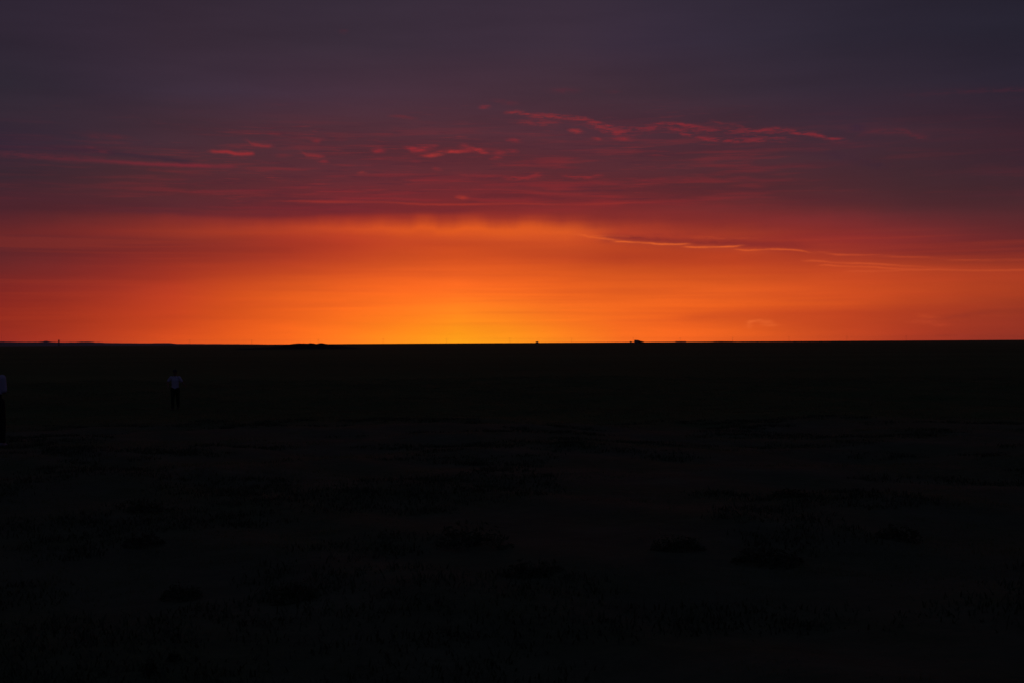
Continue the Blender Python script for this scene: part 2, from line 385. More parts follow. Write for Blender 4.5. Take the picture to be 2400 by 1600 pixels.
streak([(60, 488), (250, 493), (400, 497), (520, 504), (640, 505), (780, 498), (960, 496), (1140, 497)], [(55, 0), (250, .3), (420, .45), (620, .5), (900, .45), (1050, .45), (1150, 0)], 6, (98, 38, 48), .15)
end_layer(); begin_layer('bright_rims')
# bright ragged rims at the base of the right-hand cloud
OR = (232, 98, 42)
streak([(1280, 546), (1340, 549), (1400, 553), (1470, 555), (1560, 556)], [(1275, 0), (1330, .5), (1400, .45), (1480, .3), (1565, 0)], 3, OR, .25, 'long')
streak([(1590, 558), (1650, 557), (1700, 561), (1740, 560), (1800, 558)], [(1585, 0), (1640, .35), (1700, .45), (1805, 0)], 3, (206, 78, 40), .3, 'wisp')
streak([(1400, 560), (1480, 563), (1600, 570), (1700, 573), (1800, 574), (1900, 578), (2000, 586)], [(1380, 0), (1440, 1), (1560, 1), (1650, .9), (1720, 1), (1850, .8), (2005, 0)], 10, (132, 43, 42), .35)
streak([(1440, 557), (1500, 560), (1560, 565), (1620, 570)], [(1435, 0), (1490, 1), (1560, 1), (1625, 0)], 4.5, (136, 44, 40), .4, 'wisp')
streak([(1600, 566), (1650, 570), (1700, 568), (1760, 565)], [(1595, 0), (1640, 1), (1700, 1), (1765, 0)], 4.5, (134, 44, 40), .4, 'wisp')
streak([(1330, 550), (1380, 556), (1420, 560), (1460, 563)], [(1325, 0), (1370, .7), (1420, .8), (1465, 0)], 2.4, OR, .3)
streak([(1330, 553), (1400, 562), (1480, 569), (1600, 577), (1700, 582), (1850, 590)], [(1325, 0), (1400, .35), (1600, .35), (1750, .3), (1855, 0)], 7, (206, 80, 38), .2)
streak([(1435, 567), (1480, 568), (1530, 571), (1580, 573), (1632, 572)], [(1430, 0), (1455, .95), (1500, .5), (1540, .9), (1600, .8), (1636, 0)], 2.0, (242, 106, 44), .2)
streak([(1596, 579), (1640, 580), (1690, 579), (1730, 577), (1752, 575)], [(1590, 0), (1625, .9), (1670, .6), (1700, .95), (1755, 0)], 2.0, (240, 104, 44), .2)
streak([(1718, 585), (1760, 587), (1800, 585), (1850, 586), (1890, 590), (1930, 595)], [(1712, 0), (1745, .8), (1790, .5), (1830, .8), (1880, .6), (1935, 0)], 2.0, (230, 96, 42), .2)
streak([(1900, 592), (1960, 597), (2040, 599), (2150, 603), (2400, 609)], [(1895, 0), (1950, .75), (2010, .55), (2070, .65), (2160, .5), (2270, .35), (2400, .35)], 2.6, (212, 82, 42), .2, 'long')
streak([(1500, 547), (1560, 550), (1640, 548), (1720, 552)], [(1495, 0), (1560, .4), (1640, .3), (1725, 0)], 4, (140, 46, 42), .4, 'wisp')
streak([(1870, 612), (1950, 616), (2050, 619), (2150, 625), (2300, 628)], [(1865, 0), (1910, .6), (1960, .35), (2010, .6), (2120, .3), (2305, 0)], 2.2, (222, 90, 44), .16)
streak([(1910, 622), (1960, 624), (2050, 626), (2160, 630)], [(1905, 0), (1940, .65), (2000, .4), (2060, .5), (2165, 0)], 2.0, (222, 90, 44), .16)
streak([(1970, 636), (2050, 636), (2140, 633), (2250, 634), (2400, 633)], [(1965, 0), (2010, .7), (2080, .5), (2140, .65), (2250, .5), (2400, .5)], 2.2, (208, 82, 42), .14)
streak([(2060, 222), (2150, 222), (2250, 215), (2400, 210)], [(2055, 0), (2160, .15), (2280, .28), (2400, .28)], 5, (92, 36, 50), .3, 'wisp')
end_layer(); begin_layer('low_clouds')
# small low clouds over the right-hand horizon
for p in [(1757, 760, 10, 8, .5, (250, 118, 56), 40), (1772, 752, 16, 4, .45, (250, 118, 56), 8), (1796, 757, 16, 7, .4, (246, 112, 52)), (1765, 757, 7, 3, .35, (222, 80, 34)), (1812, 762, 14, 3.5, .3, (246, 112, 52)),
          (2178, 743, 24, 5, .55, (208, 80, 42), -8), (2165, 754, 34, 5, .45, (204, 76, 42)), (2192, 749, 22, 3, .45, (160, 50, 34)), (2205, 762, 22, 4, .35, (200, 72, 42)),
          (2255, 790, 20, 5, .4, (180, 60, 44)), (2215, 786, 20, 3, .3, (140, 46, 36)), (2260, 739, 60, 6, .3, (134, 44, 38), 6)]:
    puff(*p)
streak([(1540, 746), (1640, 742), (1780, 734), (1950, 733), (2100, 734), (2250, 727), (2360, 716)], [(1535, 0), (1650, .25), (1800, .3), (1950, .3), (2100, .35), (2250, .3), (2365, 0)], 9, (182, 60, 34), .3)

end_layer()
N, L = MASTER
AZ, EL = shared_src['AZ'], shared_src['EL']
col = None
for gt in chain:
    gn = nd('ShaderNodeGroup'); gn.node_tree = gt
    if col is not None: L.new(col, gn.inputs[0])
    for k in SHARED: L.new(shared_src[k], gn.inputs[k])
    col = gn.outputs[0]
# above the frame the dusk goes on to a dim blue zenith; below the horizon nothing shines
col = mixc(maprange(EL, 13.0, 45, smooth=True), col, lin((28, 29, 46)))
col = mixc(maprange(EL, -0.3, -2.0), col, (0.003, 0.0028, 0.003))
bg = nd('ShaderNodeBackground')
L.new(col, bg.inputs[0])
bg.inputs[1].default_value = 1.0
wo = nd('ShaderNodeOutputWorld')
L.new(bg.outputs[0], wo.inputs[0])
# The sun has already set, below the brightest part of the glow: there is no sun lamp.


# ------------------------------------------------------------------ materials
def mat(name, base, rough=0.9, var=0.25, scale=3.0, second=None, bump=0.0, translucent=0.0, detail=6):
    m = bpy.data.materials.new(name); m.use_nodes = True
    nt = m.node_tree; n, l = nt.nodes, nt.links
    b = n['Principled BSDF']
    b.inputs['Roughness'].default_value = rough
    b.inputs['Specular IOR Level'].default_value = 0.25
    t = n.new('ShaderNodeTexNoise'); t.inputs['Scale'].default_value = scale; t.inputs['Detail'].default_value = detail
    g = n.new('ShaderNodeTexCoord'); l.new(g.outputs['Object'], t.inputs['Vector'])
    r = n.new('ShaderNodeValToRGB')
    c2 = second or tuple(v * (1 - var) for v in base)
    c1 = base if second else tuple(min(1, v * (1 + var)) for v in base)
    r.color_ramp.elements[0].position = 0.35; r.color_ramp.elements[1].position = 0.65
    r.color_ramp.elements[0].color = (*c2, 1); r.color_ramp.elements[1].color = (*c1, 1)
    l.new(t.outputs['Fac'], r.inputs[0]); l.new(r.outputs[0], b.inputs['Base Color'])
    if bump:
        bp = n.new('ShaderNodeBump'); bp.inputs['Strength'].default_value = bump; bp.inputs['Distance'].default_value = 0.02
        l.new(t.outputs['Fac'], bp.inputs['Height']); l.new(bp.outputs[0], b.inputs['Normal'])
    if translucent:
        tr = n.new('ShaderNodeBsdfTranslucent'); l.new(r.outputs[0], tr.inputs[0])
        mx = n.new('ShaderNodeMixShader'); mx.inputs[0].default_value = translucent
        l.new(b.outputs[0], mx.inputs[1]); l.new(tr.outputs[0], mx.inputs[2]); l.new(mx.outputs[0], n['Material Output'].inputs['Surface'])
    return m


def ground_material():
    m = bpy.data.materials.new('steppe_soil'); m.use_nodes = True
    nt = m.node_tree; n, l = nt.nodes, nt.links
    b = n['Principled BSDF']; b.inputs['Roughness'].default_value = 0.95; b.inputs['Specular IOR Level'].default_value = 0.05
    g = n.new('ShaderNodeTexCoord')
    def ns(scale, sx, detail, off):
        mp = n.new('ShaderNodeMapping'); mp.inputs['Scale'].default_value = (sx, 1, 1); mp.inputs['Location'].default_value = (off, off, 0)
        l.new(g.outputs['Object'], mp.inputs[0])
        t = n.new('ShaderNodeTexNoise'); t.inputs['Scale'].default_value = scale; t.inputs['Detail'].default_value = detail; t.inputs['Roughness'].default_value = 0.62
        l.new(mp.outputs[0], t.inputs['Vector']); return t.outputs['Fac']
    def ramp(v, p0, c0, p1, c1):
        r = n.new('ShaderNodeValToRGB'); e = r.color_ramp.elements
        e[0].position, e[1].position = p0, p1; e[0].color = (*c0, 1); e[1].color = (*c1, 1)
        l.new(v, r.inputs[0]); return r.outputs[0]
    def mx(f, a, c):
        q = n.new('ShaderNodeMix'); q.data_type = 'RGBA'; l.new(f, q.inputs[0])
        for s, v in ((q.inputs[6], a), (q.inputs[7], c)):
            if isinstance(v, tuple): s.default_value = (*v, 1)
            else: l.new(v, s)
        return q.outputs[2]
    bare = ramp(ns(1.3, 1, 8, 2.0), 0.3, (0.074, 0.098, 0.054), 0.7, (0.126, 0.162, 0.088))       # pale dry soil
    veg = ramp(ns(4.0, 1, 8, 7.0), 0.3, (0.066, 0.098, 0.046), 0.7, (0.114, 0.150, 0.070))       # matted plants
    patch = ramp(ns(0.33, 0.8, 7, 14.0), 0.44, (0, 0, 0), 0.58, (1, 1, 1))
    c = mx(patch, bare, veg)
    # the farther plain is evenly covered by dry straw-coloured grass, in long bands
    sp = n.new('ShaderNodeSeparateXYZ'); l.new(g.outputs['Object'], sp.inputs[0])
    mr = n.new('ShaderNodeMapRange'); mr.inputs[1].default_value = 38; mr.inputs[2].default_value = 46
    l.new(sp.outputs[1], mr.inputs[0])
    far = ramp(ns(0.02, 0.35, 9, 30.0), 0.35, (0.062, 0.108, 0.032), 0.65, (0.096, 0.158, 0.048))
    l.new(mx(mr.outputs[0], c, far), b.inputs['Base Color'])
    bp = n.new('ShaderNodeBump'); bp.inputs['Strength'].default_value = 0.7; bp.inputs['Distance'].default_value = 0.05
    l.new(ns(6.0, 1, 10, 1.0), bp.inputs['Height']); l.new(bp.outputs[0], b.inputs['Normal'])
    return m


M = dict(
    ground=ground_material(),
    hill=mat('hill_rock', (0.26, 0.23, 0.22), 0.95, 0.25, 0.004),
    earth=mat('mound_earth', (0.045, 0.038, 0.028), 0.95, 0.3, 0.4, bump=0.4),
    grass=mat('dry_grass', (0.190, 0.250, 0.105), 0.7, second=(0.120, 0.165, 0.070), scale=0.7, translucent=0.4),
    shrub=mat('shrub_leaf', (0.085, 0.120, 0.058), 0.8, second=(0.045, 0.068, 0.032), scale=9, translucent=0.15),
    twig=mat('shrub_twig', (0.06, 0.045, 0.03), 0.9, 0.3, 20),
    wood=mat('weathered_pole_wood', (0.10, 0.08, 0.06), 0.9, 0.3, 2),
    concrete=mat('tower_concrete', (0.20, 0.18, 0.17), 0.9, 0.15, 0.5),
    plaster=mat('shed_plaster', (0.35, 0.32, 0.29), 0.9, 0.15, 0.5),
    roof=mat('shed_roof', (0.08, 0.07, 0.065), 0.7, 0.2, 0.6),
    dark=mat('door_wood', (0.05, 0.04, 0.03), 0.8, 0.2, 2),
    skin=mat('skin', (0.26, 0.15, 0.10), 0.6, 0.06, 30),
    hair=mat('hair', (0.012, 0.010, 0.009), 0.6, 0.2, 60),
    shirt=mat('white_cotton', (0.55, 0.57, 0.72), 0.9, 0.04, 14, bump=0.15),
    trouser=mat('dark_trousers', (0.010, 0.010, 0.012), 0.9, 0.15, 25),
    shoe=mat('pale_shoe', (0.25, 0.25, 0.27), 0.7, 0.1, 30),
    sole=mat('shoe_sole', (0.25, 0.25, 0.25), 0.8, 0.1, 30),
    cap=mat('cap_cloth', (0.05, 0.05, 0.07), 0.9, 0.1, 40),
    rag=mat('red_cloth', (0.30, 0.03, 0.03), 0.8, 0.1, 40),
)


def mesh_obj(name, verts, faces, m, parent=None, smooth=False):
    me = bpy.data.meshes.new(name)
    me.from_pydata([tuple(v) for v in verts], [], faces)
    me.update()
    if smooth: me.shade_smooth()
    me.materials.append(m)
    o = bpy.data.objects.new(name, me); C.objects.link(o)
    if parent: o.parent = parent
    return o


def bm_obj(name, bm, m, parent=None, smooth=False):
    me = bpy.data.meshes.new(name); bm.to_mesh(me); bm.free()
    if smooth: me.shade_smooth()
    me.materials.append(m)
    o = bpy.data.objects.new(name, me); C.objects.link(o)
    if parent: o.parent = parent
    return o


def thing(name, label, cat, loc, rz=0.0, group=None):
    o = bpy.data.objects.new(name, None); C.objects.link(o)
    o.empty_display_size = 0.2
    o.location = loc; o.rotation_euler = (0, 0, rz)
    o['label'] = label; o['category'] = cat
    if group: o['group'] = group
    return o


def box(bm, x0, x1, y0, y1, z0, z1):
    v = [bm.verts.new(p) for p in ((x0, y0, z0), (x1, y0, z0), (x1, y1, z0), (x0, y1, z0), (x0, y0, z1), (x1, y0, z1), (x1, y1, z1), (x0, y1, z1))]
    for f in ((3, 2, 1, 0), (4, 5, 6, 7), (0, 1, 5, 4), (1, 2, 6, 5), (2, 3, 7, 6), (3, 0, 4, 7)): bm.faces.new([v[i] for i in f])


def lathe(bm, prof, seg=16, cx=0, cy=0):
    rings = []
    for r, z in prof:
        rings.append([bm.verts.new((cx + r * math.cos(2 * math.pi * i / seg), cy + r * math.sin(2 * math.pi * i / seg), z)) for i in range(seg)])
    for a, b in zip(rings, rings[1:]):
        for i in range(seg): bm.faces.new((a[i], a[(i + 1) % seg], b[(i + 1) % seg], b[i]))
    bm.faces.new(list(reversed(rings[0]))); bm.faces.new(rings[-1])


# ------------------------------------------------------------------ ground
W = [(rng.uniform(-1, 1, 2), rng.uniform(0, 6.28)) for _ in range(10)]


def ground_h(x, y):
    x = np.asarray(x, float); y = np.asarray(y, float)
    r = np.hypot(x, y)
    base = np.interp(r, [0, 18, 29, 58, 90, 200, 1e6], [0.32, 0.32, 0.30, -0.36, -0.26, 0, 0])
    h = np.zeros_like(r)
    for i, (k, p) in enumerate(W):
        k = k / np.hypot(*k); lam = [1.1, 1.7, 2.6, 3.9, 5.5, 8, 12, 17, 26, 40][i]; amp = [.008, .012, .02, .022, .03, .03, .035, .04, .05, .06][i]
        h = h + amp * np.sin((x * k[0] + y * k[1]) * 6.283 / lam + p + 1.3 * np.sin(x * 0.31 + y * 0.17 + i))
    fade = np.interp(r, [0, 45, 160, 400], [1, 1, 0.6, 0])
    return base + h * fade * 0.9


az_f = np.radians(np.concatenate([np.arange(-180, -32, 6.0), np.arange(-32, 32.01, 0.25), np.arange(36, 180, 6.0)]))
rs = 0.8 * 1.022 ** np.arange(0, 442)
rs[-1] = 12000
A, R = np.meshgrid(az_f, rs)
X, Y = R * np.sin(A), R * np.cos(A)
Z = ground_h(X, Y)
nv, nc = X.size, len(az_f)
verts = np.stack([X.ravel(), Y.ravel(), Z.ravel()], 1)
verts = np.vstack([verts, [[0, 0, float(ground_h(0, 0))]]])
faces = []
for i in range(len(rs) - 1):
    a = i * nc
    for j in range(nc):
        j2 = (j + 1) % nc
        faces.append((a + j, a + nc + j, a + nc + j2, a + j2))
for j in range(nc): faces.append((nv, j, (j + 1) % nc))
g = mesh_obj('ground', verts, faces, M['ground'], smooth=True)
g['kind'] = 'structure'


def ground_point(px, py, z_guess=0.0):
    """point of the ground seen at a photo pixel"""
    d = pix_dir(px, py); z = z_guess
    for _ in range(30):
        t = (z - CAM_H) / d.z
        x, y = d.x * t, d.y * t
        z = float(ground_h(x, y))
    return x, y, z


def at(px, dist):
    d = pix_dir(px, 800)
    return d.x / d.y * dist, dist


# ------------------------------------------------------------------ far hills on the left
HD = 7000.0
prof = [(-2600, 790), (-1800, 787), (-1100, 793), (-500, 794), (-250, 797), (-100, 798.5), (0, 800), (50, 801.2), (90, 801), (102, 800.2), (106, 798.6), (112, 799.4), (120, 801.2), (150, 802), (180, 801.4), (190, 800.6),
        (214, 800.6), (224, 802.2), (232, 801.9), (250, 803), (340, 803.8), (375, 803.2), (400, 803.5), (414, 805.0), (470, 805.2), (560, 805.6), (640, 806.2), (720, 806.0), (800, 806.4)]
hv, hf = [], []
xs_h = np.arange(-2600, 801, 4.0)
py = np.interp(xs_h, [p[0] for p in prof], [p[1] for p in prof]) + rng.normal(0, 0.12, len(xs_h))
for x, y in zip(xs_h, py):
    d = pix_dir(x, y)
    top = CAM_H + d.z / d.y * HD
    top = max(top, 0.5)
    bx = d.x / d.y
    hv += [(bx * (HD - 900), HD - 900, -1.5), (bx * (HD - 420), HD - 420, top * 0.45 + random.uniform(-.6, .6)), (bx * HD, HD, top), (bx * (HD + 500), HD + 500, top * 0.7), (bx * (HD + 1400), HD + 1400, -1.5)]
for i in range(len(xs_h) - 1):
    for k in range(4): hf.append((i * 5 + k, i * 5 + 5 + k, i * 5 + 6 + k, i * 5 + k + 1))
h = mesh_obj('hills', hv, hf, M['hill'], smooth=False)
h['kind'] = 'structure'

# ------------------------------------------------------------------ tower on the left horizon
x, y = at(138, 4200)
t = thing('tower', 'slim dark tower standing alone on the far left of the horizon, before the low hills', 'tower', (x, y, 0))
t.scale = (1, 1, 1.28)
b = bmesh.new(); lathe(b, [(1.7, -0.4), (1.55, 0.3), (1.4, 9.2), (1.4, 9.4)], 16); bm_obj('shaft', b, M['concrete'], t)
b = bmesh.new(); lathe(b, [(1.5, 9.402), (2.2, 10.2), (2.2, 12.6), (2.0, 12.9)], 16); tank = bm_obj('tank', b, M['concrete'], t)
b = bmesh.new(); lathe(b, [(2.3, 12.902), (0.35, 13.9), (0.3, 14.6)], 16); bm_obj('roof', b, M['roof'], t)
b = bmesh.new(); box(b, -0.45, 0.45, -1.72, -1.5, -0.1, 1.9); bm_obj('door', b, M['dark'], t)

# ------------------------------------------------------------------ dark mound / bank in front of the left horizon
def mound(name, label, px0, px1, dist, prof, depth, cat='mound'):
    xa, _ = at(px0, dist); xb, _ = at(px1, dist)
    cx = (xa + xb) / 2
    v, f = [], []
    nx, ny = 90, 14
    for i in range(nx):
        s = i / (nx - 1); px = px0 + (px1 - px0) * s
        ytop = np.interp(px, [p[0] for p in prof], [p[1] for p in prof])
        d = pix_dir(px, ytop); top = max(0.0, CAM_H + d.z / d.y * dist)
        xw = xa + (xb - xa) * s
        for j in range(ny):
            q = j / (ny - 1)
            hh = top * math.sin(math.pi * q) ** 0.8 * (1 + 0.06 * math.sin(i * 0.9 + j * 1.7)) if 0 < j < ny - 1 else -0.4
            v.append((xw - cx, (q - 0.5) * depth * (1 + 0.1 * math.sin(i * 0.35)), hh))
    for i in range(nx - 1):
        for j in range(ny - 1):
            a = i * ny + j; f.append((a, a + ny, a + ny + 1, a + 1))
    o = mesh_obj(name, v, f, M['earth'], smooth=True)
    o.location = (cx, dist, 0)
    o['label'] = label; o['category'] = cat
    return o


mound('earth_mound', 'long dark hummocky earth mound just breaking the horizon left of the glow', 560, 850, 640,
      [(560, 816), (620, 813), (660, 809), (690, 805.2), (698, 803.6), (706, 804.8), (715, 804.2), (730, 804.0), (742, 805.0), (750, 803.9), (762, 804.4), (775, 807), (800, 810), (850, 816)], 14)
mound('low_bank', 'very low dark bank on the horizon right of the long low shed', 1655, 1740, 2400,
      [(1655, 802.2), (1675, 799.9), (1690, 799.7), (1715, 799.9), (1740, 801.5)], 30, 'bank')

# ------------------------------------------------------------------ farm buildings on the horizon
def shed(name, label, px0, px1, dist, ytop_l, ytop_r, lean=None, windows=2, depth=8):
    xa, _ = at(px0, dist); xb, _ = at(px1, dist); cx = (xa + xb) / 2; hw = (xb - xa) / 2
    def hh(px, yy):
        d = pix_dir(px, yy); return CAM_H + d.z / d.y * dist
    hl, hr = hh(px0, ytop_l), hh(px1, ytop_r)
    t = thing(name, label, 'building', (cx, dist, 0))
    b = bmesh.new()
    v = [b.verts.new(p) for p in ((-hw, 0, -.3), (hw, 0, -.3), (hw, depth, -.3), (-hw, depth, -.3), (-hw, 0, hl - .25), (hw, 0, hr - .25), (hw, depth, hr - .25), (-hw, depth, hl - .25))]
    for f in ((3, 2, 1, 0), (4, 5, 6, 7), (0, 1, 5, 4), (1, 2, 6, 5), (2, 3, 7, 6), (3, 0, 4, 7)): b.faces.new([v[i] for i in f])
    bm_obj('wall', b, M['plaster'], t)
    b = bmesh.new()
    o = 0.3
    v = [b.verts.new(p) for p in ((-hw - o, -o, hl - .245), (hw + o, -o, hr - .245), (hw + o, depth + o, hr - .245), (-hw - o, depth + o, hl - .245), (-hw - o, -o, hl), (hw + o, -o, hr), (hw + o, depth + o, hr), (-hw - o, depth + o, hl))]
    for f in ((3, 2, 1, 0), (4, 5, 6, 7), (0, 1, 5, 4), (1, 2, 6, 5), (2, 3, 7, 6), (3, 0, 4, 7)): b.faces.new([v[i] for i in f])
    bm_obj('roof', b, M['roof'], t)
    b = bmesh.new(); box(b, -.5, .5, -.06, .05, 0, min(2.0, hl - .5)); bm_obj('door', b, M['dark'], t)
    for i in range(windows):
        wx = (-hw * 0.6, hw * 0.6)[i % 2]
        b = bmesh.new(); box(b, wx - .5, wx + .5, -.05, .05, .9, min(1.8, hl - .6)); bm_obj('window', b, M['dark'], t)
    if lean:
        px2, y2, y3 = lean
        xc, _ = at(px2, dist); w2 = xc - cx
        h1, h2 = hh(px1, y2), max(0.4, hh(px2, y3))
        b = bmesh.new()
        v = [b.verts.new(p) for p in ((hw + .31, 1, -.3), (w2, 1, -.3), (w2, depth - 1, -.3), (hw + .31, depth - 1, -.3), (hw + .31, 1, h1), (w2, 1, h2), (w2, depth - 1, h2), (hw + .31, depth - 1, h1))]
        for f in ((3, 2, 1, 0), (4, 5, 6, 7), (0, 1, 5, 4), (1, 2, 6, 5), (2, 3, 7, 6), (3, 0, 4, 7)): b.faces.new([v[i] for i in f])
        bm_obj('lean_to', b, M['roof'], t)
    return t


shed('farm_building', 'flat-topped building with a sloping right side, largest shape on the horizon', 1487.5, 1496.5, 2400, 796.6, 796.9, (1510, 797.6, 801.0), 2, 9)
shed('outhouse', 'tiny outhouse just left of the flat-topped building on the horizon', 1476.5, 1480.5, 2400, 800.0, 799.8, None, 0, 3)
shed('long_low_shed', 'long low flat-roofed shed on the horizon, right of the flat-topped building', 1584, 1608, 2400, 799.8, 799.7, None, 2, 7)
shed('small_shed', 'small shed with a slanted roof on the horizon under the yellow glow', 1255.5, 1262, 2400, 800.6, 799.6, None, 1, 5)

# ------------------------------------------------------------------ row of utility poles
ordinal = ['first', 'second', 'third', 'fourth', 'fifth', 'sixth', 'seventh', 'eighth', 'ninth', 'tenth', 'eleventh', 'twelfth', 'thirteenth']
pole_px = [445, 590, 746, 898, 1047, 1195, 1340, 1484, 1594, 1717, 1849, 1985, 2124]
src = None
for i, px in enumerate(pole_px):
    x, y = at(px, 3000)
    lab = f'tiny thin utility pole on the horizon, {ordinal[i]} from the left in the row'
    if src is None:
        src = thing('utility_pole', lab, 'pole', (x, y, 0), 0, 'utility poles along the horizon')
        b = bmesh.new(); lathe(b, [(.19, -1.0), (.17, 0), (.13, 12.0)], 8); bm_obj('pole_shaft', b, M['wood'], src)
        b = bmesh.new(); box(b, -1.1, 1.1, -.26, -.14, 11.0, 11.18); bm_obj('crossarm', b, M['wood'], src)
        for k in (-1, 0, 1):
            b = bmesh.new(); lathe(b, [(.05, 11.182 if k else 12.002), (.07, 11.3 if k else 12.12), (.03, 11.42 if k else 12.24)], 8, k * 1.0, -.2 if k else 0); bm_obj('insulator', b, M['plaster'], src)
        kids = list(src.children)
    else:
        o = src.copy(); C.objects.link(o); o.location = (x, y, 0); o['label'] = lab
        for c in kids:
            q = c.copy(); C.objects.link(q); q.parent = o
        o.scale = (1, 1, random.uniform(0.92, 1.05))


# ------------------------------------------------------------------ people
def blob(parts, name, m, parent, voxel=0.007, cuts=(), smooth_it=3):
    """one continuous surface grown from tapered limbs and ellipsoids"""
    bm = bmesh.new()
    for p in parts:
        if p[0] == 'e':
            _, c, r = p[:3]
            mtx = Matrix.Translation(c) @ (p[3].to_4x4() if len(p) > 3 else Matrix()) @ Matrix.Diagonal((*r, 1))
            bmesh.ops.create_icosphere(bm, subdivisions=3, radius=1, matrix=mtx)
        else:
            _, a, ra, b_, rb = p[:5]
            sq = p[5] if len(p) > 5 else 1.0       # depth / width ratio along world y
            a, b_ = Vector(a), Vector(b_); d = (b_ - a); ln = d.length
            q = Vector((0, 0, 1)).rotation_difference(d.normalized()).to_matrix()
            rings = []
            prof = [(ra * math.sin(u), -ra * math.cos(u)) for u in (0.25, 0.8, 1.3)] + [(ra, 0), (rb, ln)] + [(rb * math.cos(u), ln + rb * math.sin(u)) for u in (0.3, 0.8, 1.3)]
            for r_, z_ in prof:
                ring = []
                for k in range(14):
                    an = 2 * math.pi * k / 14
                    off = q @ Vector((r_ * math.cos(an), r_ * math.sin(an), z_))
                    if sq != 1.0:
                        ax = d.normalized() * off.dot(d.normalized()); pr = off - ax; pr.y *= sq; off = ax + pr
                    ring.append(bm.verts.new(a + off))
                rings.append(ring)
            for r1, r2 in zip(rings, rings[1:]):
                for k in range(14): bm.faces.new((r1[k], r1[(k + 1) % 14], r2[(k + 1) % 14], r2[k]))
            bm.faces.new(list(reversed(rings[0]))); bm.faces.new(rings[-1])
    me = bpy.data.meshes.new('tmp'); bm.to_mesh(me); bm.free()
    o = bpy.data.objects.new('tmp', me); C.objects.link(o)
    md = o.modifiers.new('r', 'REMESH'); md.mode = 'VOXEL'; md.voxel_size = voxel
    sm = o.modifiers.new('s', 'SMOOTH'); sm.factor = 0.5; sm.iterations = smooth_it
    dg = bpy.context.evaluated_depsgraph_get(); dg.update()
    me2 = bpy.data.meshes.new_from_object(o.evaluated_get(dg))
    bpy.data.objects.remove(o)
    for co, no in cuts:
        bb = bmesh.new(); bb.from_mesh(me2)
        bmesh.ops.bisect_plane(bb, geom=bb.verts[:] + bb.edges[:] + bb.faces[:], plane_co=co, plane_no=no, clear_outer=True)
        ed = [e for e in bb.edges if e.is_boundary]
        bmesh.ops.holes_fill(bb, edges=ed, sides=0)
        bb.to_mesh(me2); bb.free()
    me2.name = name; me2.materials.clear(); me2.materials.append(m); me2.shade_smooth()
    ob = bpy.data.objects.new(name, me2); C.objects.link(ob); ob.parent = parent
    return ob


